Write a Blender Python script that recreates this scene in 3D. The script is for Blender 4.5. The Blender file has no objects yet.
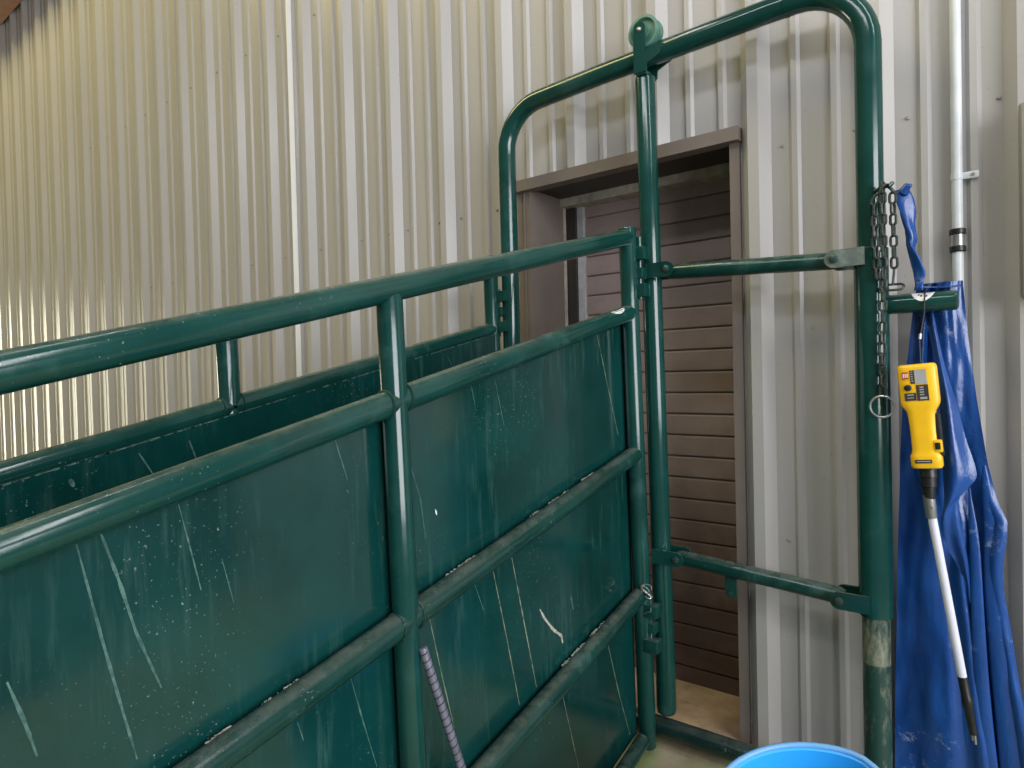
import bpy, bmesh, math, random
from mathutils import Vector, Matrix, noise as mnoise
random.seed(7)
scene = bpy.context.scene
COL = scene.collection
PI = math.pi

# ------------------------------------------------------------------ materials
def new_mat(name):
    m = bpy.data.materials.new(name); m.use_nodes = True
    nt = m.node_tree; b = nt.nodes['Principled BSDF']
    return m, nt, b
def N(nt, kind, **kw):
    n = nt.nodes.new(kind)
    for k, v in kw.items(): setattr(n, k, v)
    return n
def noise(nt, scale, detail=4, rough=.55, stretch=(1, 1, 1), coord='Object', loc=(0, 0, 0)):
    tc = N(nt, 'ShaderNodeTexCoord'); mp = N(nt, 'ShaderNodeMapping')
    mp.inputs['Scale'].default_value = stretch; mp.inputs['Location'].default_value = loc
    nt.links.new(tc.outputs[coord], mp.inputs['Vector'])
    n = N(nt, 'ShaderNodeTexNoise')
    n.inputs['Scale'].default_value = scale; n.inputs['Detail'].default_value = detail; n.inputs['Roughness'].default_value = rough
    nt.links.new(mp.outputs['Vector'], n.inputs['Vector'])
    return n.outputs['Fac']
def ramp(nt, fac, lo, hi, a=0.0, b=1.0):
    r = N(nt, 'ShaderNodeMapRange'); r.inputs['From Min'].default_value = lo; r.inputs['From Max'].default_value = hi
    r.inputs['To Min'].default_value = a; r.inputs['To Max'].default_value = b
    nt.links.new(fac, r.inputs['Value']); return r.outputs['Result']
def math_(nt, op, a, b=None):
    n = N(nt, 'ShaderNodeMath', operation=op); n.use_clamp = op in ('ADD', 'MULTIPLY')
    for i, v in enumerate((a, b)):
        if v is None: continue
        if isinstance(v, (int, float)): n.inputs[i].default_value = v
        else: nt.links.new(v, n.inputs[i])
    return n.outputs[0]
def mix(nt, fac, a, b):
    n = N(nt, 'ShaderNodeMix', data_type='RGBA')
    if isinstance(fac, (int, float)): n.inputs[0].default_value = fac
    else: nt.links.new(fac, n.inputs[0])
    for i, v in ((6, a), (7, b)):
        if isinstance(v, tuple): n.inputs[i].default_value = (*v, 1)
        else: nt.links.new(v, n.inputs[i])
    return n.outputs[2]
def bump(nt, b, h, strength, dist=.002):
    n = N(nt, 'ShaderNodeBump'); n.inputs['Strength'].default_value = strength; n.inputs['Distance'].default_value = dist
    nt.links.new(h, n.inputs['Height']); nt.links.new(n.outputs[0], b.inputs['Normal'])
def plain(name, col, rough=.5, metal=0.0, coat=0.0, var=.12, nscale=30):
    m, nt, b = new_mat(name)
    f = noise(nt, nscale, 3)
    dark = tuple(c * (1 - var) for c in col); lite = tuple(min(1, c * (1 + var)) for c in col)
    nt.links.new(mix(nt, ramp(nt, f, .3, .7), dark, lite), b.inputs['Base Color'])
    b.inputs['Roughness'].default_value = rough; b.inputs['Metallic'].default_value = metal
    b.inputs['Coat Weight'].default_value = coat; b.inputs['Coat Roughness'].default_value = .1
    return m

GREEN = (.0045, .047, .040)
def green_paint(name, speck=.70, scuff=.5, dust=.5, rough=.17, base=GREEN, streak=.5, tilt=0):
    m, nt, b = new_mat(name)
    big = noise(nt, 5, 5, .6)
    col = mix(nt, ramp(nt, big, .35, .7), tuple(c * .82 for c in base), tuple(c * 1.3 for c in base))
    # rubbed, chalky patches and fine vertical rub marks
    st = noise(nt, 9, 5, .65, (1, 6, .6) if tilt else (1, 1, 1))
    pt = noise(nt, 4, 3, .5, loc=(3, 1, 2))
    rub = math_(nt, 'MULTIPLY', ramp(nt, st, .52, .8), ramp(nt, pt, .42, .68))
    col = mix(nt, math_(nt, 'MULTIPLY', rub, scuff), col, (.10, .22, .20))
    # small chips / splashes
    sp = noise(nt, 210, 2, .5); spm = noise(nt, 4.5, 3, .55, loc=(7, 0, 4))
    spk = math_(nt, 'MULTIPLY', ramp(nt, sp, speck, speck + .05), ramp(nt, spm, .50, .66))
    col = mix(nt, math_(nt, 'MULTIPLY', spk, .55), col, (.36, .44, .41))
    # settled dust on everything that faces up
    g = N(nt, 'ShaderNodeNewGeometry'); sx = N(nt, 'ShaderNodeSeparateXYZ'); nt.links.new(g.outputs['Normal'], sx.inputs[0])
    dn = noise(nt, 26, 5, .7, loc=(1, 5, 2))
    dm = math_(nt, 'MULTIPLY', ramp(nt, sx.outputs['Z'], .55, .98), ramp(nt, dn, .36, .66, .15, 1))
    dm = math_(nt, 'MULTIPLY', dm, dust)
    col = mix(nt, dm, col, (.24, .25, .21))
    nt.links.new(col, b.inputs['Base Color'])
    r = math_(nt, 'ADD', ramp(nt, big, .3, .7, rough - .05, rough + .09), math_(nt, 'MULTIPLY', dm, .45))
    r = math_(nt, 'ADD', r, math_(nt, 'MULTIPLY', rub, .2))
    nt.links.new(r, b.inputs['Roughness'])
    b.inputs['Specular IOR Level'].default_value = .65 if tilt else .6
    bump(nt, b, noise(nt, 70, 3), .04, .002)
    return m
M = {}
M['green'] = green_paint('green_enamel', dust=.32, rough=.13)
M['green_clean'] = green_paint('green_enamel_clean', speck=.74, scuff=.3, dust=.45, rough=.14)
M['green_sheet'] = green_paint('green_sheet_metal', speck=.68, scuff=.42, dust=.4, rough=.11, base=(.003, .040, .037), tilt=1)
M['green_worn'] = green_paint('green_enamel_worn', speck=.62, scuff=.7, dust=.5, rough=.34, base=(.004, .036, .028))
M['green_grime'] = green_paint('green_enamel_grimy', speck=.62, scuff=.35, dust=.25, rough=.32, base=(.0025, .020, .017))
M['green_dusty'] = green_paint('green_enamel_muddy', speck=.67, scuff=.6, dust=.42, rough=.18, base=(.004, .038, .031))

def worn_band(name='rubbed_green_paint', lo=.40, hi=.62):
    m, nt, b = new_mat(name)
    f = noise(nt, 26, 7, .75, (1, 1, .35))
    nt.links.new(mix(nt, ramp(nt, f, lo, hi), (.008, .045, .036), (.26, .27, .19)), b.inputs['Base Color'])
    b.inputs['Roughness'].default_value = .55
    return m
M['worn_band'] = worn_band()
M['scuffed'] = worn_band('scuffed_green_paint', .50, .74)
def mark_mat():
    m, nt, b = new_mat('chalky_scratch')
    f = noise(nt, 60, 4, .7)
    nt.links.new(mix(nt, ramp(nt, f, .38, .62), (.012, .070, .062), (.085, .18, .16)), b.inputs['Base Color'])
    b.inputs['Roughness'].default_value = .6
    return m
M['mark'] = mark_mat()
def mark_tan():
    m, nt, b = new_mat('dried_drip')
    f = noise(nt, 60, 4, .7)
    nt.links.new(mix(nt, ramp(nt, f, .36, .6), (.02, .075, .06), (.28, .28, .18)), b.inputs['Base Color'])
    b.inputs['Roughness'].default_value = .7
    return m
M['drip'] = mark_tan()
M['crud'] = plain('dried_mud', (.42, .40, .34), .9, var=.45, nscale=120)

def wall_mat():
    m, nt, b = new_mat('painted_ribbed_steel')
    f = noise(nt, 2.2, 5, .6, (1, 1, .25)); s = noise(nt, 60, 3, .6, loc=(2, 3, 1))
    col = mix(nt, ramp(nt, f, .3, .7), (.39, .377, .362), (.445, .43, .413))
    sm = math_(nt, 'MULTIPLY', ramp(nt, s, .68, .74), .35)
    col = mix(nt, sm, col, (.25, .22, .18))
    nt.links.new(col, b.inputs['Base Color'])
    b.inputs['Roughness'].default_value = .33; b.inputs['Specular IOR Level'].default_value = .6
    bump(nt, b, noise(nt, 3, 2, .5, (1, 1, .5)), .12, .006)
    return m
M['wall'] = wall_mat()
M['box_grey'] = plain('box_grey_paint', (.22, .22, .20), .45, var=.05)
M['screw'] = plain('screw_head', (.36, .35, .33), .5, .3)
M['seam'] = plain('lit_lap_edge', (.80, .80, .76), .35, var=.02)  # lap edge coloured near white to carry the light it catches
def door_mat():
    m, nt, b = new_mat('brown_slat_paint')
    f = noise(nt, 6, 5, .6, (.5, 1, 2))
    col = mix(nt, ramp(nt, f, .3, .7), (.29, .225, .21), (.35, .28, .26))
    # lower slats darker: dim reflection of the surroundings mixed into the colour
    tc = N(nt, 'ShaderNodeTexCoord'); sx = N(nt, 'ShaderNodeSeparateXYZ'); nt.links.new(tc.outputs['Object'], sx.inputs[0])
    hz = math_(nt, 'ADD', ramp(nt, sx.outputs['Z'], .25, .95, 1.0, 0.0), ramp(nt, noise(nt, 5, 6, .7), .3, .7, -.25, .25))
    col = mix(nt, math_(nt, 'MULTIPLY', hz, .85), col, (.055, .030, .024))
    sp = noise(nt, 40, 4, .6, (1, 1, .35))
    col = mix(nt, math_(nt, 'MULTIPLY', ramp(nt, sp, .66, .74), .3), col, (.20, .15, .12))
    nt.links.new(col, b.inputs['Base Color'])
    b.inputs['Roughness'].default_value = .36
    return m
M['slat'] = door_mat()
M['trim_brown'] = plain('brown_trim', (.175, .145, .125), .42, var=.1, nscale=8)
M['track'] = plain('dark_track', (.035, .028, .025), .45)
M['seal'] = plain('grey_seal', (.46, .47, .49), .45)
M['header'] = plain('grey_header', (.44, .40, .34), .45, var=.25)
def floor_mat():
    m, nt, b = new_mat('stained_concrete')
    f = noise(nt, 4, 7, .65); g = noise(nt, 14, 5, .7, loc=(4, 2, 0)); a = noise(nt, 3, 4, .6, loc=(1, 9, 0))
    col = mix(nt, ramp(nt, f, .35, .7), (.30, .20, .115), (.60, .45, .29))
    col = mix(nt, math_(nt, 'MULTIPLY', ramp(nt, g, .55, .72), .6), col, (.10, .075, .05))
    nt.links.new(col, b.inputs['Base Color']); b.inputs['Roughness'].default_value = .85
    bump(nt, b, g, .3, .004)
    return m
M['floor'] = floor_mat()
def ramp_mat():
    m, nt, b = new_mat('algae_concrete')
    f = noise(nt, 5, 7, .65); a = noise(nt, 7, 5, .6, loc=(1, 9, 0))
    col = mix(nt, ramp(nt, f, .35, .7), (.24, .19, .12), (.46, .39, .27))
    col = mix(nt, math_(nt, 'MULTIPLY', ramp(nt, a, .40, .58), .75), col, (.26, .36, .12))
    nt.links.new(col, b.inputs['Base Color']); b.inputs['Roughness'].default_value = .85
    bump(nt, b, f, .3, .004)
    return m
M['ramp'] = ramp_mat()
M['beam'] = plain('rust_brown_beam', (.36, .17, .09), .6, var=.2)
M['galv'] = plain('worn_zinc', (.20, .25, .23), .42, .5, var=.4, nscale=45)
M['pin'] = plain('pin_steel', (.05, .085, .075), .35, .5)
M['wheel'] = plain('pale_green_wheel', (.08, .20, .15), .38, var=.25)
M['conduit'] = plain('white_conduit', (.62, .66, .68), .35, var=.06)
M['black'] = plain('black_rubber', (.012, .012, .013), .38)
M['black_matte'] = plain('black_print', (.03, .03, .032), .6)
M['steel'] = plain('bright_steel', (.45, .45, .44), .32, .8)
M['chain'] = plain('dull_chain_steel', (.055, .07, .065), .45, .55, var=.4, nscale=80)
M['sticker'] = plain('white_sticker', (.75, .77, .78), .4, var=.04)
M['print_grey'] = plain('grey_print', (.35, .36, .37), .5)
M['print_red'] = plain('red_print', (.45, .03, .025), .5)
M['yellow'] = plain('yellow_plastic', (.90, .53, .015), .34, var=.05)
M['shaft'] = plain('white_fibreglass', (.68, .70, .80), .4, var=.04)
M['tub'] = plain('bright_blue_plastic', (.03, .42, .95), .42, var=.05, nscale=4)
M['tub_rim'] = plain('pale_blue_rim', (.16, .42, .78), .4, var=.05, nscale=9)
def stick_mat():
    m, nt, b = new_mat('spiral_grip')
    f = noise(nt, 50, 3)
    nt.links.new(mix(nt, f, (.10, .10, .14), (.26, .26, .33)), b.inputs['Base Color']); b.inputs['Roughness'].default_value = .35
    b.inputs['Metallic'].default_value = .3
    return m
M['stick'] = stick_mat()
def tarp_mat():
    m, nt, b = new_mat('blue_tarp_plastic')
    f = noise(nt, 5, 4, .6)
    col = mix(nt, ramp(nt, f, .3, .7), (.008, .046, .205), (.012, .078, .31))
    w = noise(nt, 38, 5, .75); wm = noise(nt, 6, 3, .5, loc=(2, 7, 1))
    col = mix(nt, math_(nt, 'MULTIPLY', math_(nt, 'MULTIPLY', ramp(nt, w, .56, .68), ramp(nt, wm, .55, .66)), .45), col, (.45, .55, .68))  # pale glare on the crinkles, painted into the tarp colour
    nt.links.new(col, b.inputs['Base Color'])
    b.inputs['Roughness'].default_value = .27; b.inputs['Specular IOR Level'].default_value = .6
    h = math_(nt, 'ADD', noise(nt, 16, 5, .6, (1, 1, .45)), math_(nt, 'MULTIPLY', w, .25))
    bump(nt, b, h, .35, .012)
    return m
M['tarp'] = tarp_mat()

# ------------------------------------------------------------------ mesh helper
class MB:
    def __init__(s): s.v = []; s.f = []; s.m = []; s.mats = []
    def mi(s, mat):
        if mat not in s.mats: s.mats.append(mat)
        return s.mats.index(mat)
    def add(s, vs, fs, mat):
        o = len(s.v); k = s.mi(mat); s.v += [Vector(p) for p in vs]
        for f in fs: s.f.append([o + i for i in f]); s.m.append(k)
        return s
    def box(s, a, b, mat, mw=None):
        (x0, y0, z0), (x1, y1, z1) = a, b
        vs = [Vector((x, y, z)) for z in (z0, z1) for y in (y0, y1) for x in (x0, x1)]
        if mw: vs = [mw @ p for p in vs]
        return s.add(vs, [(0, 2, 3, 1), (4, 5, 7, 6), (0, 1, 5, 4), (2, 6, 7, 3), (0, 4, 6, 2), (1, 3, 7, 5)], mat)
    def rbox(s, a, b, r, mat, mw=None, seg=2):          # box with rounded edges
        bm = bmesh.new(); bmesh.ops.create_cube(bm, size=1)
        for v in bm.verts: v.co = Vector([(a[i] + b[i]) / 2 + v.co[i] * (b[i] - a[i]) for i in range(3)])
        bmesh.ops.bevel(bm, geom=bm.edges[:], offset=r, segments=seg, profile=.5, affect='EDGES')
        bm.verts.index_update()
        vs = [(mw @ v.co) if mw else v.co.copy() for v in bm.verts]; fs = [[v.index for v in f.verts] for f in bm.faces]
        bm.free(); return s.add(vs, fs, mat)
    def tube(s, path, r, mat, n=20, caps=True, closed=False, squash=None):
        pts = [Vector(p) for p in path]; L = len(pts); rs = r if isinstance(r, (list, tuple)) else [r] * L
        tg = []
        for i in range(L):
            if closed: t = pts[(i + 1) % L] - pts[i - 1]
            else: t = pts[min(i + 1, L - 1)] - pts[max(i - 1, 0)]
            tg.append(t.normalized())
        up = Vector((0, 0, 1)) if abs(tg[0].z) < .9 else Vector((0, 1, 0))
        nrm = (up - tg[0] * up.dot(tg[0])).normalized()
        vs = []
        for i in range(L):
            nrm = (nrm - tg[i] * nrm.dot(tg[i])).normalized(); bn = tg[i].cross(nrm)
            for k in range(n):
                a = 2 * PI * k / n; q = squash[i] if squash else 1
                vs.append(pts[i] + (nrm * math.cos(a) * q + bn * math.sin(a)) * rs[i])
        fs = []
        for i in range(L if closed else L - 1):
            j = (i + 1) % L
            for k in range(n): fs.append((i * n + k, i * n + (k + 1) % n, j * n + (k + 1) % n, j * n + k))
        if caps and not closed: fs.append(tuple(range(n))[::-1]); fs.append(tuple((L - 1) * n + k for k in range(n)))
        return s.add(vs, fs, mat)
    def capped(s, a, b, r, mat, n=20, dome=.25):        # pipe with softly rounded ends
        a, b = Vector(a), Vector(b); d = (b - a).normalized(); h = r * dome
        pts = [a, a + d * h * .35, a + d * h, b - d * h, b - d * h * .35, b]
        return s.tube(pts, [r * .72, r * .93, r, r, r * .93, r * .72], mat, n)
    def prism(s, poly, depth, mat, mw):                  # polygon in local XZ, thickness along local Y
        n = len(poly)
        vs = [mw @ Vector((x, -depth / 2, z)) for x, z in poly] + [mw @ Vector((x, depth / 2, z)) for x, z in poly]
        fs = [tuple(range(n)), tuple(range(2 * n - 1, n - 1, -1))] + [(i, i + n, (i + 1) % n + n, (i + 1) % n) for i in range(n)]
        return s.add(vs, fs, mat)
    def build(s, name, parent=None, root=None, angle=38, smooth=True):
        org = Vector(root) if root is not None else (parent_origin(parent) if parent else Vector((0, 0, 0)))
        me = bpy.data.meshes.new(name); me.from_pydata([tuple(p - org) for p in s.v], [], s.f); me.update()
        for m in s.mats: me.materials.append(m)
        me.polygons.foreach_set('material_index', s.m)
        bm = bmesh.new(); bm.from_mesh(me); bmesh.ops.recalc_face_normals(bm, faces=bm.faces[:]); bm.to_mesh(me); bm.free()
        if smooth:
            me.shade_smooth(); me.set_sharp_from_angle(angle=math.radians(angle))
        o = bpy.data.objects.new(name, me); COL.objects.link(o)
        if parent is not None: o.parent = parent
        else: o.location = org
        return o
def parent_origin(p):
    v = Vector((0, 0, 0))
    while p is not None: v += p.location; p = p.parent
    return v
def tag(o, label=None, cat=None, group=None, kind=None):
    if label: o['label'] = label
    if cat: o['category'] = cat
    if group: o['group'] = group
    if kind: o['kind'] = kind
    return o
def thing(name, label, cat, loc, group=None):
    o = bpy.data.objects.new(name, None); o.empty_display_size = .1; COL.objects.link(o); o.location = loc
    return tag(o, label, cat, group)
def arc(c, r, a0, a1, n, ax=(1, 0, 0), ay=(0, 0, 1)):
    c, ax, ay = Vector(c), Vector(ax), Vector(ay)
    return [c + ax * (r * math.cos(a0 + (a1 - a0) * i / n)) + ay * (r * math.sin(a0 + (a1 - a0) * i / n)) for i in range(n + 1)]
def roundplate(w, h, right=True, n=10):                  # plate, one end rounded; pin centre at origin
    r = h / 2; pts = []
    if right: pts = [(-w, -r)] + [(r * math.sin(a), -r * math.cos(a)) for a in [PI * i / n for i in range(n + 1)]] + [(-w, r)]
    else: pts = [(w, r)] + [(-r * math.sin(a), r * math.cos(a)) for a in [PI * i / n for i in range(n + 1)]] + [(w, -r)]
    return pts
T = Matrix.Translation

# ------------------------------------------------------------------ setting
YW = 1.86            # face of the steel wall
P = .2932            # rib spacing
X0 = -.5735          # centre of one tall rib
DL, DR, DT = -1.40, -.617, 1.735   # door cut-out
def profile():
    xs = []
    k0, k1 = int((-10 - X0) / P) - 1, int((1.6 - X0) / P) + 1
    for k in range(k0, k1 + 1):
        c = X0 + k * P
        xs += [(c - .040, 0), (c - .0145, .030), (c + .0145, .030), (c + .040, 0)]
        for q in (.102, .199):
            xs += [(c + q - .015, 0), (c + q - .007, .0085), (c + q + .007, .0085), (c + q + .015, 0)]
    xs.sort(); out = []
    for i, (x, h) in enumerate(xs):
        out.append((x, h))
        if i + 1 < len(xs):
            for cut in (DL, DR):
                if x < cut < xs[i + 1][0]:
                    t = (cut - x) / (xs[i + 1][0] - x); out.append((cut, h + t * (xs[i + 1][1] - h)))
    return [p for p in out if -10 < p[0] < 1.6]
w = MB(); pr = profile()
for (xa, ha), (xb, hb) in zip(pr, pr[1:]):
    door = xa >= DL - 1e-6 and xb <= DR + 1e-6
    zs = [DT, 2.6, 4.9] if door else [-.0, DT, 2.6, 4.9]
    for za, zb in zip(zs, zs[1:]):
        w.add([(xa, YW - ha, za), (xb, YW - hb, za), (xb, YW - hb, zb), (xa, YW - ha, zb)], [(0, 1, 2, 3)], M['wall'])
for k in range(-30, 5):                                   # screw heads beside the ribs, in rows along the girts
    c = X0 + k * P
    for z in (.60, 1.67, 2.75, 3.8):
        for q in (.068, .245):
            x = c + q
            if DL - .05 < x < DR + .05 and z < 1.8: continue
            w.tube([(x, YW - .0005, z), (x, YW - .003, z), (x, YW - .0055, z)], [.0046, .0044, .0026], M['screw'], 8)
wall = w.build('wall_back', angle=20); tag(wall, kind='structure')
sm = MB().box((-2.7315, YW - .034, 0), (-2.7270, YW - .0005, 4.9), M['seam']).build('trim_1', angle=20); tag(sm, kind='structure')

f = MB().box((-10, 1.79, -.12), (1.6, 2.30, 0), M['floor']).build('floor'); tag(f, kind='structure')
SL = .2277
r_ = MB(); 
def rz(y): return -.02 - SL * (1.79 - y)
r_.add([(-10, -3.2, rz(-3.2)), (1.6, -3.2, rz(-3.2)), (1.6, 1.79, rz(1.79)), (-10, 1.79, rz(1.79))], [(0, 1, 2, 3)], M['ramp'])
tag(r_.build('floor_ramp'), kind='structure')
bmx = MB()
bmx.box((-10, YW - .34, 4.215), (1.6, YW - .032, 4.24), M['beam']); bmx.box((-10, YW - .19, 4.24), (1.6, YW - .17, 4.52), M['beam']); bmx.box((-10, YW - .34, 4.52), (1.6, YW - .032, 4.55), M['beam'])
tag(bmx.build('trim_2', angle=20), kind='structure')

# door: brown frame, deep reveal, slatted shutter -----------------------------------------------------
YD = 2.11
d = thing('door_1', None, None, (-1.0, YD, 0)); tag(d, kind='structure')
b_ = MB()
b_.box((-1.398, YW - .012, 0), (-1.345, YW + .012, 1.712), M['trim_brown']); b_.box((-1.372, YW - .016, 0), (-1.366, YW - .011, 1.712), M['trim_brown'])
b_.box((-.645, YW - .012, 0), (-.617, YW + .012, 1.712), M['trim_brown'])
b_.box((-1.405, YW - .036, 1.706), (-.612, YW + .01, 1.744), M['trim_brown'])
b_.box((-1.40, YW + .012, 0), (-1.345, YD + .06, 1.76), M['trim_brown']); b_.box((-.645, YW + .012, 0), (-.59, YD + .06, 1.76), M['trim_brown'])
b_.box((-1.40, YW + .012, 1.715), (-.59, YD + .06, 1.76), M['track'])
b_.build('door_frame', d, angle=20)
MB().box((-1.345, YD - .035, 0), (-1.304, YD + .01, 1.715), M['track']).box((-1.346, YD - .055, 0), (-1.3415, YD - .04, 1.715), M['header']).box((-.686, YD - .035, 0), (-.645, YD + .01, 1.715), M['track']).build('track', d, angle=20)
MB().box((-1.304, YD - .022, 0), (-1.279, YD + .006, 1.70), M['seal']).build('weather_strip', d, angle=20)
MB().box((-1.345, YD - .07, 1.685), (-.645, YD + .0, 1.715), M['header']).build('header_bar', d, angle=20)
sl = MB(); pitch = .0722; z = -.018; i = 0
while z < 1.70:
    zt = min(z + pitch, 1.70)
    prof = [(.004, z + .003), (-.004, z + .0032), (-.0058, z + .0055), (-.0062, z + .010), (-.0064, z + pitch * .5), (-.0058, zt - .006), (-.0045, zt - .0018), (.004, zt - .0008), (.005, zt)]
    for (ya, za), (yb, zb) in zip([(.005, z)] + prof, prof):
        sl.add([(-1.30, YD + ya, za), (-.64, YD + ya, za), (-.64, YD + yb, zb), (-1.30, YD + yb, zb)], [(0, 1, 2, 3)], M['slat'])
    z += pitch
sl.box((-1.30, YD + .006, -.01), (-.64, YD + .02, 1.70), M['track'])
sl.build('slat_panel', d, angle=25)

# ------------------------------------------------------------------ bow frame over the alley end
YF = 1.75
bow = thing('bow_frame', 'green tubular bow frame arching over the brown slatted door', 'gate frame', (-.28, YF, 0))
XL0, XL1, XR = -1.366, -1.361, -.279
path = [(-1.360, YF, .0), (-1.363, YF, .9), (-1.365, YF, 1.80)]
rl, rr = .145, .155
zl, zr = 1.962, 1.992
sl_ = (zr - zl) / (XR - XL0)
path += [(XL0 + rl - rl * math.cos(a), YF, zl - rl + rl * math.sin(a)) for a in [PI / 2 * i / 10 for i in range(1, 11)]]
path += [(x, YF, zl + sl_ * (x - XL0)) for x in (-1.0, -.7, -.5)]
path += [(XR - rr + rr * math.sin(a), YF, zr - .006 - rr + rr * math.cos(a)) for a in [PI / 2 * i / 10 for i in range(0, 11)]]
path += [(XR, YF, z) for z in (1.4, .9, .45, 0)]
MB().tube(path, .0295, M['green_clean'], 24).build('bow_pipe', bow)
MB().tube([(-1.36, YF, .028), (-.31, YF, .028)], .028, M['green_grime'], 20).build('base_pipe', bow)
slv = MB().tube([(XR, YF, .474), (XR, YF, .476), (XR, YF, 1.346), (XR, YF, 1.35)], [.033, .037, .037, .033], M['green'], 28).build('sleeve', bow)
o = MB().tube([(XR, YF, .474), (XR, YF, .44), (XR, YF, .405), (XR, YF, .362)], [.0302] * 4, M['worn_band'], 24, caps=False).build('rubbed_band', bow); o['label'] = 'pale band rubbed through the paint'
MB().tube([(XR, YF, .362), (XR, YF, .20), (XR, YF, .05)], [.03] * 3, M['scuffed'], 24, caps=False).build('scuffed_foot', bow)
stub = MB().capped((XR, YF, 1.213), (-.108, YF, 1.213), .0225, M['green_clean'], 24, .3).build('stub_arm', bow)
st = MB()                                                # half-moon sticker wrapped on the stub
n = 10; top = []; 
for i in range(n + 1):
    u = i / n; x = -.197 + .046 * u; e = math.sin(PI * u) ** .6
    for j in range(5):
        a = math.radians(62 - j / 4 * 60 * e)             # down the front
        top.append((x, YF - math.cos(a) * .0231, 1.213 + math.sin(a) * .0231))
st.add(top, [(i * 5 + j, i * 5 + j + 1, i * 5 + j + 6, i * 5 + j + 5) for i in range(n) for j in range(4)], M['sticker'])
for u, j0, w_ in ((.30, .9, .003), (.40, 1.4, .004), (.55, 1.1, .003), (.63, 1.6, .003)):
    x = -.197 + .046 * u; a = math.radians(62 - j0 / 4 * 60); b2 = math.radians(62 - (j0 + .8) / 4 * 60)
    q = .0234
    st.add([(x, YF - math.cos(a) * q, 1.213 + math.sin(a) * q), (x + w_, YF - math.cos(a) * q, 1.213 + math.sin(a) * q), (x + w_, YF - math.cos(b2) * q, 1.213 + math.sin(b2) * q), (x, YF - math.cos(b2) * q, 1.213 + math.sin(b2) * q)], [(0, 1, 2, 3)], M['black_matte'])
o = st.build('sticker', stub); o['label'] = 'white half-round sticker'
for z, mt in ((1.329, 'galv'), (.506, 'green_dusty')):   # lugs that take the cross bars
    lg = MB(); c = Vector((-.352, YF - .036, z))
    MB().prism(roundplate(.066, .042, right=False), .008, M[mt], T(c + Vector((0, .066, 0)))).build('lug', bow)
    lo = lg.prism(roundplate(.066, .042, right=False), .008, M[mt], T(c)).build('lug', bow)
    if mt == 'galv': lo['label'] = 'bare zinc-worn lug plate'
    MB().tube([c + Vector((0, -.012, 0)), c + Vector((0, -.010, 0)), c + Vector((0, -.004, 0))], [.006, .010, .0105], M['pin'], 14).tube([c, c + Vector((0, .07, 0))], .007, M['pin'], 12).build('pin', lo)
for z in (1.36,):                                        # hook plate that the chains hang from
    hk = MB(); hk.tube([(-.258, YF - .03, 1.475), (-.243, YF - .04, 1.482), (-.232, YF - .045, 1.478), (-.226, YF - .04, 1.486)], [.006, .006, .006, .004], M['green'], 10)
    hk.build('chain_hook', bow)
MB().tube([(-.462, YF, 1.987), (-.454, YF, 1.987)], .0315, M['green_clean'], 24).build('collar', bow)

# ------------------------------------------------------------------ roller post hanging from the bow
gp = thing('roller_post', 'green vertical post hanging by a roller from the bow frame', 'gate post', (-.84, YF, .075))
GT, GB = Vector((-.852, YF, 1.925)), Vector((-.824, YF, .072))
MB().capped(GB, GT, .0285, M['green'], 24, .5).build('post', gp)
wc = Vector((-.846, YF, 2.043))
wh = MB(); ringp = []
for k, (rr_, yy) in enumerate([(.018, -.021), (.019, -.011), (.034, -.011), (.0385, -.020), (.0465, -.019), (.0465, -.012), (.030, -.006), (.028, 0), (.030, .006), (.0465, .012), (.0465, .019), (.0385, .020), (.034, .011), (.019, .011), (.018, .021)]):
    ringp.append((rr_, yy))
n = 36; vs = []; fs = []
for rr_, yy in ringp:
    for k in range(n): a = 2 * PI * k / n; vs.append(wc + Vector((rr_ * math.cos(a), yy, rr_ * math.sin(a))))
for i in range(len(ringp) - 1):
    for k in range(n): fs.append((i * n + k, i * n + (k + 1) % n, (i + 1) * n + (k + 1) % n, (i + 1) * n + k))
wo = wh.add(vs, fs, M['wheel']).tube([wc + Vector((0, -.02, 0)), wc + Vector((0, .02, 0))], .019, M['wheel'], 20).build('roller_wheel', gp)
wo['label'] = 'pale green grooved roller wheel'
br = MB()
for dy in (-.0345, .0345):
    poly = [(-.022, -.122), (.016, -.122), (.018, -.098), (.062, -.080), (.062, -.048), (.014, -.066)] + [(.0 + .017 * math.cos(a) - .003, .004 + .017 * math.sin(a)) for a in [math.radians(q) for q in range(-10, 191, 20)]] + [(-.022, -.05)]
    br.prism(poly, .006, M['green_clean'], T(wc + Vector((0, dy, 0))))
br.box((-.862, YF - .034, 1.916), (-.832, YF + .034, 1.926), M['green_clean'])
bo = br.build('roller_bracket', gp)
MB().tube([wc + Vector((-.003, -.044, 0)), wc + Vector((-.003, -.041, 0)), wc + Vector((-.003, -.037, 0))], [.003, .006, .007], M['steel'], 8).tube([wc + Vector((0, -.04, 0)), wc + Vector((0, .042, 0))], .005, M['steel'], 10).build('axle', bo)
for z, x in ((1.356, -.8385), (.539, -.830)):
    lg = MB(); px = -.781 if z > 1 else -.769
    MB().prism(roundplate(px - x + .012, .041), .007, M['green'], T((px, YF + .030, z))).build('lug', gp)
    lo = lg.prism(roundplate(px - x + .012, .041), .007, M['green'], T((px, YF - .036, z))).build('lug', gp)
    c = Vector((px, YF - .036, z))
    MB().tube([c + Vector((0, -.011, 0)), c + Vector((0, -.009, 0)), c + Vector((0, -.003, 0))], [.005, .009, .0095], M['pin'], 14).tube([c, c + Vector((0, .075, 0))], .0065, M['pin'], 12).build('pin', lo)

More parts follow.
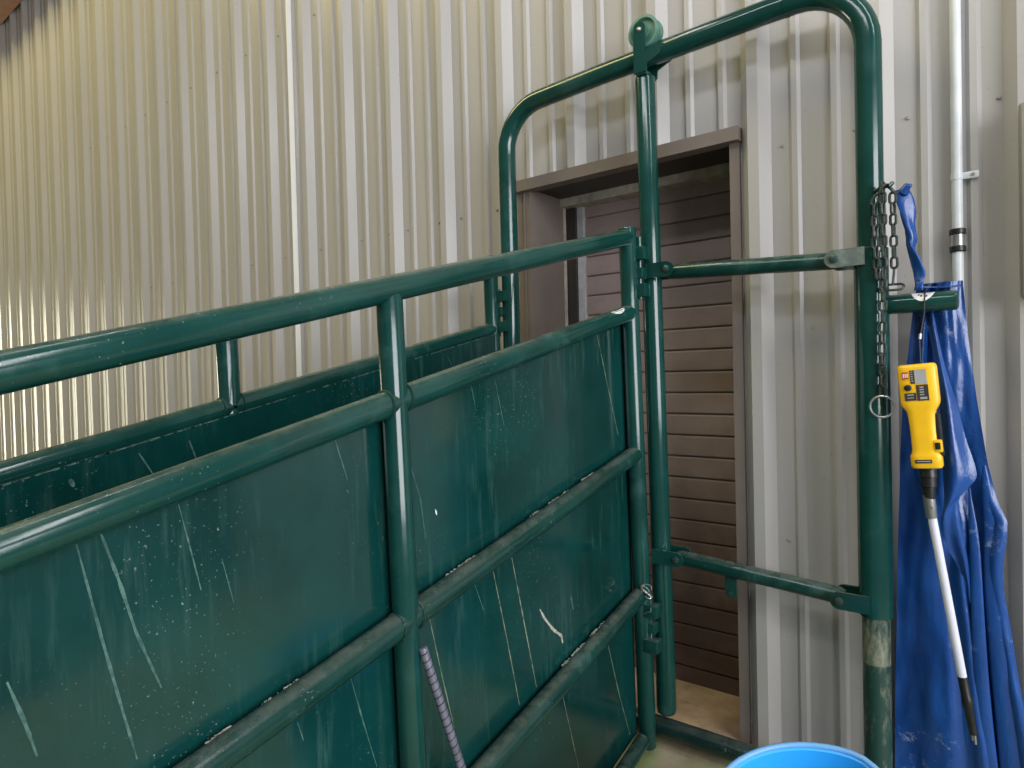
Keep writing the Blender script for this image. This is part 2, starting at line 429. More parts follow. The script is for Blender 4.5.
# ------------------------------------------------------------------ cross bars between post and sleeve
def crossbar(za, zb, xa, xb, mt, label):
    t = thing('cross_bar', label, 'bar', ((xa + xb) / 2, YF, (za + zb) / 2), 'cross bars of the bow frame')
    a, b = Vector((xa - .012, YF, za)), Vector((xb + .008, YF, zb))
    dd = (b - a); L = dd.length; dn = dd.normalized(); pts = []; rs = []; sq = []
    for u, r, q in ((0, .016, .9), (.03, .021, .85), (.08, .0215, 1), (.5, .0215, 1), (.92, .0215, 1), (.97, .021, .85), (1, .016, .9)):
        pts.append(a + dd * u); rs.append(r); sq.append(1)
    MB().tube(pts, rs, M[mt], 20).build('bar_tube', t)
    return t
crossbar(1.352, 1.329, -.781, -.352, 'green_dusty', 'green cross bar at rail height, the upper of two beside the door')
lowbar = crossbar(.537, .506, -.769, -.352, 'green_dusty', 'muddy green cross bar near knee height with a tab beneath it')
tb = MB()
poly = [(-.016, .03), (-.016, -.022)] + [(.016 * math.sin(a), -.024 - .014 * math.cos(a)) for a in [-PI / 2 + PI * i / 8 for i in range(9)]] + [(.016, .03)]
tb.prism(poly, .006, M['green_worn'], T((-.628, YF, .486)))
tb.tube([(-.628, YF - .006, .462), (-.628, YF + .006, .462)], .006, M['pin'], 12).build('tab', lowbar)

# ------------------------------------------------------------------ alley panels
def px_(z, Xn, lean): return Xn + lean * (1.45 - z)
def alley_panel(Xn, side, label, lean, yend, rails, sheet_side, yoff):
    """side panel of the sloping alley: pipes plus one long steel sheet on the alley's inner face"""
    t = thing('alley_panel', label, 'panel', (Xn, 1.0, -.2), 'green steel side panels of the alley')
    R = .0236; Y0 = -.16; YM = .782 if Xn > -1 else .772
    X = lambda z: px_(z, Xn, lean)
    ramp_z = lambda y: -.02 - SL * (1.79 - y)
    for k, (ze, slope) in enumerate(rails):
        zf = lambda y: ze - slope * (1.74 - y)
        mt = 'green' if k < 2 else 'green_dusty'
        path = [(X(zf(y)), y, zf(y)) for y in [yend - .008 - (yend - .008 - Y0) * i / 24 for i in range(25)]]
        R2 = .0205 if k == 4 else R
        MB().tube(path, R2, M[mt], 22).build('rail', t)
    for y, zb_, zt in ((yend, -.018, rails[0][0] - rails[0][1] * (1.74 - yend) + .026), (YM, None, None), (Y0, None, None)):
        if zb_ is None:
            zb_ = ramp_z(y) + .014; zt = rails[0][0] - rails[0][1] * (1.74 - y) + (-.010 if y > 0 else .015)
        p = MB(); tz = .022
        a = Vector((X(zb_), y + tz * (.9 - zb_), zb_)); b = Vector((X(zt), y + tz * (.9 - zt), zt))
        p.capped(a, b, R * (1.05 if y == yend else 1.0), M['green'], 22, .3)
        # weld beads where the rails meet the post
        for k, (ze, slope) in enumerate(rails[:4]):
            zz = ze - slope * (1.74 - y)
            if y == YM and k > 0:
                for s_ in (-1, 1):
                    p.tube(arc((X(zz) , y + tz * (.9 - zz) + s_ * R * .96, zz + s_ * SL * R), R * 1.03, 0, 2 * PI, 20, (1, 0, 0), (0, 0, 1)), .0028, M['green_worn'], 6)
        p.build('post', t)
    # sheet
    zt = lambda y: rails[1][0] - rails[1][1] * (1.74 - y) - (.004 if sheet_side < 0 else .012)
    zb = lambda y: rails[4][0] - rails[4][1] * (1.74 - y) + .004
    s = MB(); off = sheet_side * (R + .003); n = 40; ys = [Y0 + (yend + .004 - Y0) * i / n for i in range(n + 1)]
    if sheet_side > 0: ys = [Y0 + (yend - .03 - Y0) * i / n for i in range(n + 1)]
    m = 6; g = []
    for y in ys:
        for j in range(m + 1):
            z = zb(y) + (zt(y) - zb(y)) * j / m
            g.append((X(z) + off, y, z))
    K = (n + 1) * (m + 1); g2 = [(x + sheet_side * .004, y, z) for x, y, z in g]
    fs = [(i * (m + 1) + j, i * (m + 1) + j + 1, (i + 1) * (m + 1) + j + 1, (i + 1) * (m + 1) + j) for i in range(n) for j in range(m)]
    fs2 = [tuple(K + q for q in reversed(f_)) for f_ in fs]
    edge = [(i * (m + 1) + m, (i + 1) * (m + 1) + m, K + (i + 1) * (m + 1) + m, K + i * (m + 1) + m) for i in range(n)] + [(n * (m + 1) + j, n * (m + 1) + j + 1, K + n * (m + 1) + j + 1, K + n * (m + 1) + j) for j in range(m)]
    s.add(g + g2, fs + fs2 + edge, M['green_sheet'])
    face = off + (.0045 if sheet_side > 0 else -.0) + (.0004 if sheet_side > 0 else .0006)
    def stroke(pts, w0, mat):
        P_ = [Vector((X(z) + face, y, z)) for y, z in pts]
        # subdivide and taper
        Q = []
        for a, b in zip(P_, P_[1:]):
            for i in range(5): Q.append(a.lerp(b, i / 5))
        Q.append(P_[-1]); L = len(Q); vs = []
        for i, q in enumerate(Q):
            tn = (Q[min(i + 1, L - 1)] - Q[max(i - 1, 0)]); tn = Vector((0, tn.y, tn.z)).normalized(); nn = Vector((0, -tn.z, tn.y))
            ww = w0 * (.45 + .55 * math.sin(PI * min(1, (i + .5) / L))) * random.uniform(.6, 1.15)
            vs += [q + nn * ww / 2, q - nn * ww / 2]
        s.add(vs, [(2 * i, 2 * i + 1, 2 * i + 3, 2 * i + 2) for i in range(L - 1)], mat)
    return t, s, stroke, X
RAILS = [(1.468, .2485), (1.254, .2335), (.850, .2215), (.444, .2277), (.030, .2277)]
near, sN, stroke, XN = alley_panel(-.877, 1, 'nearer green steel alley panel, its wide scratched sheet facing the viewer', .010, 1.682, RAILS, -1, 0)
MK = M['mark']; DR_ = M['drip']
for pts, w_, mt in [
    ([[.3, .877], [.324, .751], [.344, .653], [.36, .578]], .007, MK), ([[.328, .883], [.346, .821], [.365, .744], [.394, .659]], .007, MK),
    ([[.426, .904], [.44, .838], [.453, .776]], .004, MK), ([[.225, .733], [.239, .684], [.251, .634]], .006, MK),
    ([[1.167, .657], [1.206, .493], [1.247, .321]], .005, DR_), ([[1.1, .64], [1.141, .473], [1.179, .306]], .004, DR_), ([[.901, .596], [.93, .472], [.961, .349]], .004, DR_),
    ([[1.037, .628], [1.064, .562]], .003, MK), ([[1.588, .309], [1.644, .142], [1.70, .0]], .005, DR_), ([[1.357, .254], [1.419, .042]], .005, DR_),
    ([[1.582, 1.177], [1.626, 1.048], [1.684, .887]], .004, DR_), ([[1.128, 1.062], [1.156, .955]], .003, MK), ([[1.047, 1.054], [1.061, .995]], .004, MK),
    ([[.928, .806], [.931, .794]], .006, M['sticker']), ([[.707, .553], [.73, .467], [.758, .371]], .004, MK), ([[.6, .521], [.61, .487]], .003, MK),
    ([[1.271, .501], [1.291, .471], [1.326, .433], [1.359, .408], [1.365, .386]], .011, M['crud']), ([[1.409, .491], [1.417, .457]], .010, MK),
    ([[.692, .969], [.715, .897]], .003, MK), ([[.848, .953], [.888, .833], [.898, .753]], .003, MK), ([[.485, .814], [.501, .743]], .002, MK)]:
    stroke([[y * .967, 1.076 + (z - 1.076) * .967] for y, z in pts], w_ * .72, mt)
sN.build('sheet', near)
# crusts of dried dirt lying in the crease on top of the lower rails
for k, ranges in ((2, ((.35, .58), (.90, 1.02), (1.02, 1.47))), (3, ((1.28, 1.5),))):
    cr = MB(); ze, slp = RAILS[k]
    for a, b in ranges:
        for q in range(int((b - a) * 420)):
            y = random.uniform(a, b)
            if mnoise.noise(Vector((y * 16, k * 3.3, 1))) < -.05: continue
            z = ze - slp * (1.74 - y) + .0226; rr_ = random.uniform(.0007, .0032) * (1.5 if random.random() < .05 else 1)
            x = XN(z) - random.uniform(.010, .019)
            z -= (abs(x - XN(z)) / .023) ** 2 * .008
            bm = bmesh.new(); bmesh.ops.create_icosphere(bm, subdivisions=1, radius=rr_)
            bm.verts.index_update()
            vs = [Vector((x, y, z)) + Vector((v.co.x, v.co.y * random.uniform(1, 2.6), v.co.z * .8)) for v in bm.verts]
            cr.add(vs, [[v.index for v in f_.verts] for f_ in bm.faces], M['crud']); bm.free()
    tag(cr.build('dried_dirt', near), kind='stuff')
# hinge leaves between the panel and the roller post
def hinge(parent, x, z, xg, zs, big, mt='green', w_=.022):
    h = MB(); yy = 1.712
    h.rbox((x - .006, yy - .040, z + zs[0]), (xg, yy - .004, z + zs[0] + big), .002, M[mt])
    h.rbox((x - .006, yy - .030, z + zs[1]), (xg - .012, yy + .004, z + zs[1] + big * .85), .002, M[mt])
    h.rbox((x - .006, yy - .040, z + zs[2]), (xg, yy - .004, z + zs[2] + big), .002, M[mt])
    h.tube([(x + .012, yy - .016, z + zs[2] - .006), (x + .012, yy - .016, z + zs[0] + big + .030)], .0085, M['green'], 12)
    return h.build('hinge', parent)
hinge(near, -.866, 1.385, -.828, (0, -.052, -.104), .037)
hinge(near, -.856, .372, -.814, (0, -.05, -.10), .036)
for (cx, cz, ph) in ((-.838, .458, 0), (-.834, .451, 1.2), (-.842, .445, 2.1)):
    o = MB().tube([(cx + .016 * math.cos(a + ph), 1.664 + .004 * math.sin(2 * a), cz + .013 * math.sin(a)) for a in [2 * PI * i / 18 * .9 for i in range(19)]], .0013, M['steel'], 6).build('tie_wire', near); o['label'] = 'twisted steel tie wire'
for z in (.395, .322):
    o = MB().tube([(-.850, 1.668, z - .012), (-.838, 1.666, z - .004), (-.826, 1.664, z), (-.825, 1.664, z + .012)], .0014, M['steel'], 6).build('tie_wire', near); o['label'] = 'bent steel tie wire'
# white oval sticker on the second rail next to the end post
sk = MB(); vs = []; n = 8
for i in range(n + 1):
    u = i / n; y = 1.545 + .073 * u; e = max(.02, math.sin(PI * u)) ** .7; zc = 1.254 - .2335 * (1.74 - y)
    for j in range(5):
        a = math.radians(62 + (j / 4 - .5) * 62 * e)
        vs.append((XN(zc) + math.cos(a) * .0240, y, zc + math.sin(a) * .0240))
sk.add(vs, [(i * 5 + j, i * 5 + j + 1, i * 5 + j + 6, i * 5 + j + 5) for i in range(n) for j in range(4)], M['sticker'])
i0 = 4
def skp(u, t):
    y = 1.545 + .073 * u; zc = 1.254 - .2335 * (1.74 - y); a = math.radians(62 + (t - .5) * 62)
    return (XN(zc) + math.cos(a) * .0243, y, zc + math.sin(a) * .0243)
pa = [(skp(.35 + .1 * k, .30 + .12 * math.sin(k * 1.3)), skp(.35 + .1 * k, .42 + .12 * math.sin(k * 1.3))) for k in range(4)]
sk.add([q for pq in pa for q in pq], [(2 * i, 2 * i + 1, 2 * i + 3, 2 * i + 2) for i in range(3)], M['print_grey'])
o = sk.build('sticker', near); o['label'] = 'white oval sticker'

NEAR_RAILS = RAILS; RAILS = [(1.427, .241), (1.232, .2245), (.828, .2215), (.409, .2277), (.0, .2277)]
far, sF, strokeF, XF = alley_panel(-1.412, 1, 'green steel alley panel on the far side, against the ribbed wall', .0, 1.715, RAILS, 1, 0)
for pts, w_ in (([[.66, .95], [.675, .905]], .004), ([[.56, .935], [.585, .89]], .004), ([[1.19, 1.09], [1.215, 1.03]], .005), ([[.44, .90], [.446, .885]], .008), ([[1.45, 1.13], [1.47, 1.10]], .003)):
    strokeF(pts, w_, MK)
# weld run along the top edge of the sheet, broken and pale
zt = lambda y: RAILS[1][0] - RAILS[1][1] * (1.74 - y) - .012
for q in range(150):
    y = random.uniform(-.1, 1.7); l = random.uniform(.004, .02) if random.random() < .8 else .035
    strokeF([[y, zt(y) - .002], [y + l, zt(y + l) - .002]], random.uniform(.002, .0045), MK)
sF.build('sheet', far)
h = MB(); yy = 1.728
for z, x1 in ((1.315, -1.352), (1.213, -1.352)):
    h.rbox((-1.424, yy - .026, z), (x1, yy + .012, z + .036), .002, M['green'])
h.rbox((-1.424, yy - .02, 1.266), (-1.375, yy + .012, 1.298), .002, M['green_dusty'])
h.tube([(-1.398, yy - .004, 1.20), (-1.398, yy - .004, 1.36)], .007, M['pin'], 12)
h.build('hinge', far)

# ------------------------------------------------------------------ conduit on the wall
cd = thing('conduit', 'thin white conduit running down the ribbed wall behind the blue tarp', 'conduit', (-.1145, YW - .013, 0))
cx, cy = -.1145, YW - .0135
MB().tube([(cx, cy, .02), (cx, cy, 2.9)], .0115, M['conduit'], 18).build('pipe', cd)
cp = MB().tube([(cx, cy, 1.335), (cx, cy, 1.338), (cx, cy, 1.382), (cx, cy, 1.385)], [.0118, .0142, .0142, .0118], M['steel'], 18).build('coupling', cd)
for z in (1.338, 1.378):
    MB().tube([(cx, cy, z - .007), (cx, cy, z - .005), (cx, cy, z + .005), (cx, cy, z + .007)], [.0145, .0168, .0168, .0145], M['black'], 18).build('ring', cp)
cl = MB().tube([(cx, cy, 1.498), (cx, cy, 1.512)], .0128, M['conduit'], 18)
cl.rbox((cx + .008, cy - .004, 1.497), (cx + .042, cy + .0, 1.513), .001, M['conduit']).tube([(cx + .031, cy - .0065, 1.505), (cx + .031, cy - .003, 1.505)], .004, M['steel'], 10)
cl.build('strap', cd)
# edge of a metal box on the wall at the picture's edge
jb = MB(); jb.rbox((.000, YW - .065, 1.21), (.14, YW - .031, 1.63), .006, M['box_grey']).rbox((.004, YW - .070, 1.215), (.136, YW - .064, 1.625), .002, M['box_grey'])
tag(jb.build('junction_box', root=(.07, YW - .05, 1.21)), 'grey metal box on the wall right of the white conduit', 'box')

# ------------------------------------------------------------------ chains on the bow frame
def link_mesh(L=.031, W=.019, r=.0031):
    h = L / 2 - W / 2; R_ = W / 2 - r
    p = [(R_ * math.cos(a), 0, h + R_ * math.sin(a)) for a in [PI * i / 7 for i in range(8)]] + [(R_ * math.cos(a), 0, -h + R_ * math.sin(a)) for a in [PI + PI * i / 7 for i in range(8)]]
    me = MB().tube(p, r, M['chain'], 8, closed=True)
    return me
lm = None
def chain(name, label, pts, step=.0245):
    global lm
    t = thing(name, label, 'chain', pts[0], 'chains hanging on the bow frame')
    P_ = [Vector(p) for p in pts]; d_ = 0; seglen = [(b - a).length for a, b in zip(P_, P_[1:])]; tot = sum(seglen); k = 0
    s = step / 2
    while s < tot:
        q = s
        for i, l in enumerate(seglen):
            if q <= l: break
            q -= l
        pos = P_[i].lerp(P_[i + 1], min(1, q / seglen[i])); dr = (P_[i + 1] - P_[i]).normalized()
        if lm is None:
            o = link_mesh().build('link', None, root=(0, 0, 0)); lm = o.data; 
        else:
            o = bpy.data.objects.new('link', lm); COL.objects.link(o)
        o.parent = t
        zax = -dr; xax = (Vector((1, -.25, 0)) if k % 2 else Vector((.3, 1, 0))); xax = (xax - zax * xax.dot(zax)).normalized(); yax = zax.cross(xax)
        o.matrix_basis = T(pos - P_[0]) @ Matrix((xax, yax, zax)).transposed().to_4x4() @ Matrix.Rotation(random.uniform(-.25, .25), 4, 'Z')
        s += step; k += 1
    return t
YC = YF - .045
longc = chain('chain', 'long chain with a round ring at its end, hanging down the bow frame post', [(-.246, YC, 1.49), (-.246, YC, 1.40), (-.246, YC, 1.33), (-.250, YC, 1.15), (-.252, YC, 1.01)])
MB().tube(arc((-.253, YC - .002, .977), .0245, 0, 2 * PI, 28)[:-1], .0026, M['steel'], 8, closed=True).build('ring', longc)
chain('chain', 'short doubled strand of chain lying behind the long ringed chain', [(-.240, YC - .004, 1.482), (-.262, YC + .002, 1.45), (-.263, YC + .002, 1.36), (-.259, YC + .002, 1.28)])
sh = chain('chain', 'short chain ending in an oval link above the stub arm', [(-.240, YC + .012, 1.485), (-.228, YC + .012, 1.47), (-.2265, YC + .012, 1.29)])
e = [( -.232 + (.014 if c_ > 0 else -.014) + .010 * math.cos(a), YC + .014 + .010 * math.sin(a) * .6, 1.250 + .010 * math.sin(a) * .7) for c_, rg in ((1, range(-90, 91, 20)), (-1, range(90, 271, 20))) for a in [math.radians(q) for q in rg]]
MB().tube(e, .0028, M['chain'], 8, closed=True).tube([(-.2265, YC + .012, 1.292), (-.230, YC + .010, 1.254)], .0026, M['chain'], 8).build('oval_link', sh)

# ------------------------------------------------------------------ blue tarp
def rp(x, z, y, y0=1.72):                                # same outline seen from the photo, moved to its real depth
    k = y / y0; return x * k, 1.076 + (z - 1.076) * k
tarp = thing('tarp', 'crumpled blue plastic tarp hanging behind the stub arm of the bow frame', 'tarp', (-.12, 1.79, .1))
rows = [(1.252, -.172, -.0985), (1.236, -.188, -.0975), (1.128, -.199, -.090), (.992, -.214, -.076), (.854, -.221, -.058), (.78, -.223, -.043), (.735, -.225, -.026), (.70, -.2265, -.027), (.657, -.228, -.033), (.62, -.229, -.035), (.587, -.230, -.033), (.483, -.232, -.019), (.389, -.235, -.008), (.294, -.238, .006), (.134, -.240, .024), (.0, -.240, .03), (-.04, -.238, .028)]
def lerp_rows(z):
    for (z0, a0, b0), (z1, a1, b1) in zip(rows, rows[1:]):
        if z <= z0 and z >= z1:
            t = (z0 - z) / (z0 - z1); return a0 + (a1 - a0) * t, b0 + (b1 - b0) * t
    return rows[-1][1:]
def sm_(t, a, b): t = max(0, min(1, (t - a) / (b - a))); return t * t * (3 - 2 * t)
NU, NV = 90, 110; vs = []
YT = 1.795
for j in range(NV + 1):
    z0 = 1.252 + (-.04 - 1.252) * j / NV; a0, b0 = lerp_rows(z0); g = sm_(1.262 - z0, .05, .7)
    for i in range(NU + 1):
        u = i / NU
        # pleats fan out below the arm; broad and flat on the left, tight and deep on the right
        y = .006 * math.sin(2 * PI * (1.1 * u + .1)) * (1 - g)
        y += g * (.010 * math.sin(2 * PI * (1.3 * u + .15 + .15 * z0)))
        rz_ = sm_(u, .40, .62)
        y += sm_(1.262 - z0, .28, .8) * rz_ * .016 * math.sin(2 * PI * (u - .5) * 3.4 + 1.9 * z0 + .9)
        # sharp crease beside the prod at the top
        cu = .27 + .12 * (1.262 - z0); y -= (1 - g) * .018 * math.exp(-((u - cu + .05) / .06) ** 2) ; y += (1 - g) * .016 * math.exp(-((u - cu - .06) / .05) ** 2)
        y += .007 * mnoise.noise(Vector((u * 3.1, z0 * 5.2, 3))) + .0035 * mnoise.noise(Vector((u * 9, z0 * 13, 7)))
        # bulge at the right edge at mid height
        y -= .012 * math.exp(-((z0 - .66) / .10) ** 2) * sm_(u, .75, 1)
        yy = min(YT + y, 1.822)
        if z0 > 1.17: yy = max(yy, 1.784)
        x, z = rp(a0 + (b0 - a0) * u, z0, yy)
        vs.append((x, yy, z))
fs = [(j * (NU + 1) + i, j * (NU + 1) + i + 1, (j + 1) * (NU + 1) + i + 1, (j + 1) * (NU + 1) + i) for j in range(NV) for i in range(NU)]
to = MB().add(vs, fs, M['tarp']).build('hanging_sheet', tarp, angle=80)
# folded flap in front
Lf = [(-.168, 1.187), (-.150, 1.081), (-.142, .994), (-.139, .907), (-.136, .82), (-.136, .765), (-.1415, .735), (-.140, .705), (-.130, .672), (-.115, .64), (-.098, .60), (-.092, .56)]
Rf = [(-.150, 1.184), (-.133, 1.08), (-.112, .994), (-.094, .909), (-.0765, .838), (-.092, .806), (-.108, .780), (-.107, .735), (-.100, .690), (-.094, .65), (-.091, .60), (-.0905, .56)]
def resample(Lp, n):
    out = []
    for k in range(n + 1):
        t = k / n * (len(Lp) - 1); i = min(int(t), len(Lp) - 2); f_ = t - i
        p0, p1, p2, p3 = Lp[max(i - 1, 0)], Lp[i], Lp[i + 1], Lp[min(i + 2, len(Lp) - 1)]
        out.append(tuple(.5 * ((2 * p1[c]) + (-p0[c] + p2[c]) * f_ + (2 * p0[c] - 5 * p1[c] + 4 * p2[c] - p3[c]) * f_ ** 2 + (-p0[c] + 3 * p1[c] - 3 * p2[c] + p3[c]) * f_ ** 3) for c in range(2)))
    return out
NFu, NFv = 16, 60; A = resample(Lf, NFv); B = resample(Rf, NFv); vs = []
for j in range(NFv + 1):
    t = j / NFv; pinch = math.exp(-((t - .60) / .10) ** 2)
    for i in range(NFu + 1):
        u = i / NFu; x = A[j][0] + (B[j][0] - A[j][0]) * u; z = A[j][1] + (B[j][1] - A[j][1]) * u
        y = 1.760 - .034 * math.sin(PI * min(1, t * 1.15)) * (.35 + .65 * math.sin(PI * (.15 + .8 * u))) + .006 * math.sin(6 * u + 8 * t) - .004 * pinch * math.sin(3 * u)
        if t < .2: y += .02 * (1 - t / .2)
        x, z = rp(x, z, y, 1.69); vs.append((x, y, z))
fs = [(j * (NFu + 1) + i, j * (NFu + 1) + i + 1, (j + 1) * (NFu + 1) + i + 1, (j + 1) * (NFu + 1) + i) for j in range(NFv) for i in range(NFu)]
MB().add(vs, fs, M['tarp']).build('folded_flap', tarp, angle=80)
# long gathered ridges below the flap
rg = MB()
for xa, za, xb, zb_, w0, w1, yy, bow_ in ((-.094, .80, -.052, .0, .012, .034, 1.774, .002), (-.070, .88, -.012, .0, .014, .044, 1.780, .010), (-.122, .66, -.088, .0, .008, .034, 1.786, .0)):
    pts = []; rs = []
    for k in range(33):
        t = k / 32; x = xa + (xb - xa) * t + .003 * math.sin(7 * t + xa * 60) + bow_ * math.exp(-((t - .17) / .09) ** 2) * .5; z = za + (zb_ - za) * t; y = yy + .014 - .010 * math.sin(PI * min(1, t * 1.3 + .05))
        x, z = rp(x, z, y, 1.72); pts.append((x, y + .006, z)); rs.append(max(.002, (w0 + (w1 - w0) * t) * .62 * min(1, .15 + t * 8)))
    rg.tube(pts, rs, M['tarp'], 28, squash=[.42] * 33)
rg.build('gathered_folds', tarp, angle=80)
# twisted end tied up to the hook
tw = [(-.2145, 1.470, .008, .5), (-.209, 1.462, .016, .5), (-.203, 1.42, .0175, .5), (-.197, 1.385, .0135, .6), (-.1945, 1.36, .011, .9), (-.194, 1.335, .017, .45), (-.184, 1.305, .0185, .5), (-.179, 1.28, .015, .6), (-.180, 1.258, .008, 1), (-.181, 1.240, .009, .9)]
tt = MB(); vs = []; n = 18
tp = resample([(a_, b_) for a_, b_, _, _ in tw], 54); tr = resample([(c_, d2) for _, _, c_, d2 in tw], 54)
for k in range(55):
    ang = k / 54 * 2.6 * PI
    for i in range(n):
        a = 2 * PI * i / n; R_ = tr[k][0] * (1 + .22 * math.cos(3 * a + ang * .5) + .35 * mnoise.noise(Vector((math.cos(a) * 1.3, math.sin(a) * 1.3, k * .12)))); q = tr[k][1]
        lx, ly = R_ * math.cos(a), R_ * math.sin(a) * q
        dx = lx * math.cos(ang * .35) - ly * math.sin(ang * .35); dy = lx * math.sin(ang * .35) + ly * math.cos(ang * .35)
        vs.append((tp[k][0] + dx, 1.725 + dy * .8 + (.012 * k / 54), tp[k][1]))
fs = [(k * n + i, k * n + (i + 1) % n, (k + 1) * n + (i + 1) % n, (k + 1) * n + i) for k in range(54) for i in range(n)] + [tuple(range(n)), tuple(54 * n + i for i in range(n))]
tt.add(vs, fs, M['tarp'])
tt.tube([(-.207, 1.722, 1.462), (-.198, 1.716, 1.474), (-.190, 1.712, 1.473)], [.012, .008, .003], M['tarp'], 10)
tt.build('twisted_end', tarp, angle=80)
bw = MB().add([(-.181, 1.72, 1.243), (-.14, 1.735, 1.242), (-.10, 1.77, 1.242), (-.105, 1.79, 1.25), (-.15, 1.79, 1.25), (-.183, 1.745, 1.250)], [(0, 1, 5), (1, 4, 5), (1, 2, 3, 4)], M['tarp']).build('top_edge', tarp, angle=80)

# ------------------------------------------------------------------ yellow stock prod
PY = 1.70
prod = thing('stock_prod', 'yellow electric stock prod with white shaft hanging by a wire over the tarp', 'prod', (-.165, PY, .86))
k = PY / 1.66
def pp(x, z): return Vector((x * k, PY, 1.076 + (z - 1.076) * k))
hT, hB = pp(-.180, 1.073), pp(-.161, .842)
ax = (hB - hT).normalized(); rx = Vector((-ax.z, 0, ax.x)); 
HM = Matrix(((rx.x, 0, ax.x, hT.x), (rx.y, 1, ax.y, hT.y), (rx.z, 0, ax.z, hT.z), (0, 0, 0, 1)))   # local: x right, y away, z down the handle
hd = MB()
secs = [(z_ * .962, a_, b_) for z_, a_, b_ in [(0, .031, .016), (.0015, .0345, .019), (.005, .0368, .0215), (.010, .0376, .022), (.085, .0376, .022), (.093, .0362, .022), (.100, .033, .0215), (.108, .028, .0205), (.116, .0265, .020), (.15, .0248, .0195), (.195, .0248, .0195), (.205, .0265, .020), (.210, .0295, .0215), (.214, .0300, .0215), (.235, .0300, .0215), (.239, .028, .020)]]
n = 32; vs = []
for z, hw, hdp in secs:
    for i in range(n):
        a = 2 * PI * (i + .5) / n; ca, sa = math.cos(a), math.sin(a); p_ = 4.5
        m_ = (abs(ca) ** p_ + abs(sa) ** p_) ** (-1 / p_)
        vs.append(HM @ Vector((ca * m_ * hw, sa * m_ * hdp, z)))
fs = [(j * n + i, j * n + (i + 1) % n, (j + 1) * n + (i + 1) % n, (j + 1) * n + i) for j in range(len(secs) - 1) for i in range(n)] + [tuple(range(n)), tuple((len(secs) - 1) * n + i for i in range(n))]
hd.add(vs, fs, M['yellow'])
# raised rib down the middle of the grip and the little switch housing
hd.rbox((.017, -.020, .168), (.0335, .004, .196), .003, M['yellow'], HM)
house = hd.build('housing', prod, angle=32)
lb = MB()                                                # printed label
yl = -.0222
lb.box((-.0275, yl - .0006, .016), (-.0155, yl, .032), M['print_red'], HM)
lb.box((-.0125, yl - .0006, .013), (-.0045, yl, .043), M['black_matte'], HM)
lb.box((-.0035, yl - .0006, .012), (.0185, yl, .044), M['print_grey'], HM)
lb.box((-.003, yl - .0006, .046), (.0195, yl, .081), M['black_matte'], HM)
lb.box((-.0265, yl - .0006, .063), (-.0045, yl, .080), M['black_matte'], HM)
for q in range(4): lb.box((.003, yl - .0009, .050 + q * .0055), (.011 , yl - .0002, .0525 + q * .0055), M['print_grey'], HM)
lb.box((.003, yl - .0009, .073), (.016, yl - .0002, .078), M['print_grey'], HM)
lb.box((-.021, yl - .0009, .066), (-.009, yl - .0002, .0685), M['print_grey'], HM); lb.box((-.021, yl - .0009, .073), (-.009, yl - .0002, .0745), M['print_grey'], HM)
for q in range(3): lb.box((-.0255 + q * .0035, yl - .0009, .0195), (-.0235 + q * .0035, yl - .0002, .0285), M['sticker'], HM)
for q in range(5): lb.box((-.011, yl - .0009, .016 + q * .005), (-.007, yl - .0002, .0178 + q * .005), M['print_grey'], HM)
o = lb.build('label', house); o['label'] = 'grey, black and red printed label'
MB().tube([HM @ Vector((-.0185, yl - .0065, .051)), HM @ Vector((-.0185, yl - .0055, .051)), HM @ Vector((-.0185, yl, .051))], [.005, .0068, .0074], M['black'], 18).tube([HM @ Vector((-.026, yl - .004, .051)), HM @ Vector((-.018, yl - .004, .051))], .0014, M['black'], 8).build('button', house)
o = MB().rbox((-.020, -.0232, .2105), (.012, -.0212, .2185), .0008, M['black_matte'], HM).box((-.017, -.0236, .2135), (.009, -.0230, .2152), M['print_grey'], HM).build('nameplate', house); o['label'] = 'small black plate'
o = MB().rbox((.0215, -.012, .11), (.0345, .010, .205), .004, M['black'], HM).rbox((.020, -.0215, .174), (.030, -.0195, .189), .002, M['black'], HM).build('trigger', prod, angle=30); o['label'] = 'black trigger strip'
sA = HM @ Vector((.001, 0, .228)); sB = pp(-.1595, .780); sC = pp(-.1575, .760); sD = pp(-.104, .405); sE = pp(-.086, .290); sF_ = pp(-.0845, .276)
bt = MB(); dd = sB - sA
bt.tube([sA + dd * t for t in (0, .08, .09, .3, .32, .6, .62, .9, 1)], [.019, .019, .0158, .0175, .0155, .0158, .0130, .0122, .0115], M['black'], 22).build('boot', prod)
fe = MB(); 
fe.tube([sB + (sC - sB) * t for t in (-.5, -.48, .9, 1, 1.9, 2)], [.0105, .0118, .0118, .0112, .0112, .010], M['steel'], 20)
fe.tube([sC + Vector((.002, -.014, .005)), sC + Vector((.002, -.008, .005))], .004, M['steel'], 8).build('ferrule', prod)
MB().tube([sC + (sD - sC) * t for t in (.02, .5, 1)], .0088, M['shaft'], 18).build('shaft', prod)
dd = sE - sD
tp_ = MB().tube([sD + dd * t for t in (-.03, 0, .33, .36, .52, .55, .95, 1)], [.009, .0094, .0094, .0105, .0105, .0085, .0075, .0065], M['black'], 18).build('tip', prod)
MB().tube([sE + Vector((.002, 0, 0)), sF_ + Vector((.002, 0, -.006))], .0024, M['steel'], 8).tube([sE + Vector((-.003, .002, 0)), sF_ + Vector((-.003, .002, 0))], .0022, M['steel'], 8).build('prongs', tp_)
wi = MB(); hx = hT + Vector((.008, 0, -.004))
wi.tube([hx, Vector((-.178, PY + .002, 1.125)), Vector((-.170, 1.722, 1.187)), Vector((-.170, 1.7245, 1.213)), Vector((-.170, 1.734, 1.232)), Vector((-.170, 1.750, 1.238)), Vector((-.170, 1.766, 1.231)), Vector((-.170, 1.776, 1.21))], .0016, M['black'], 8)
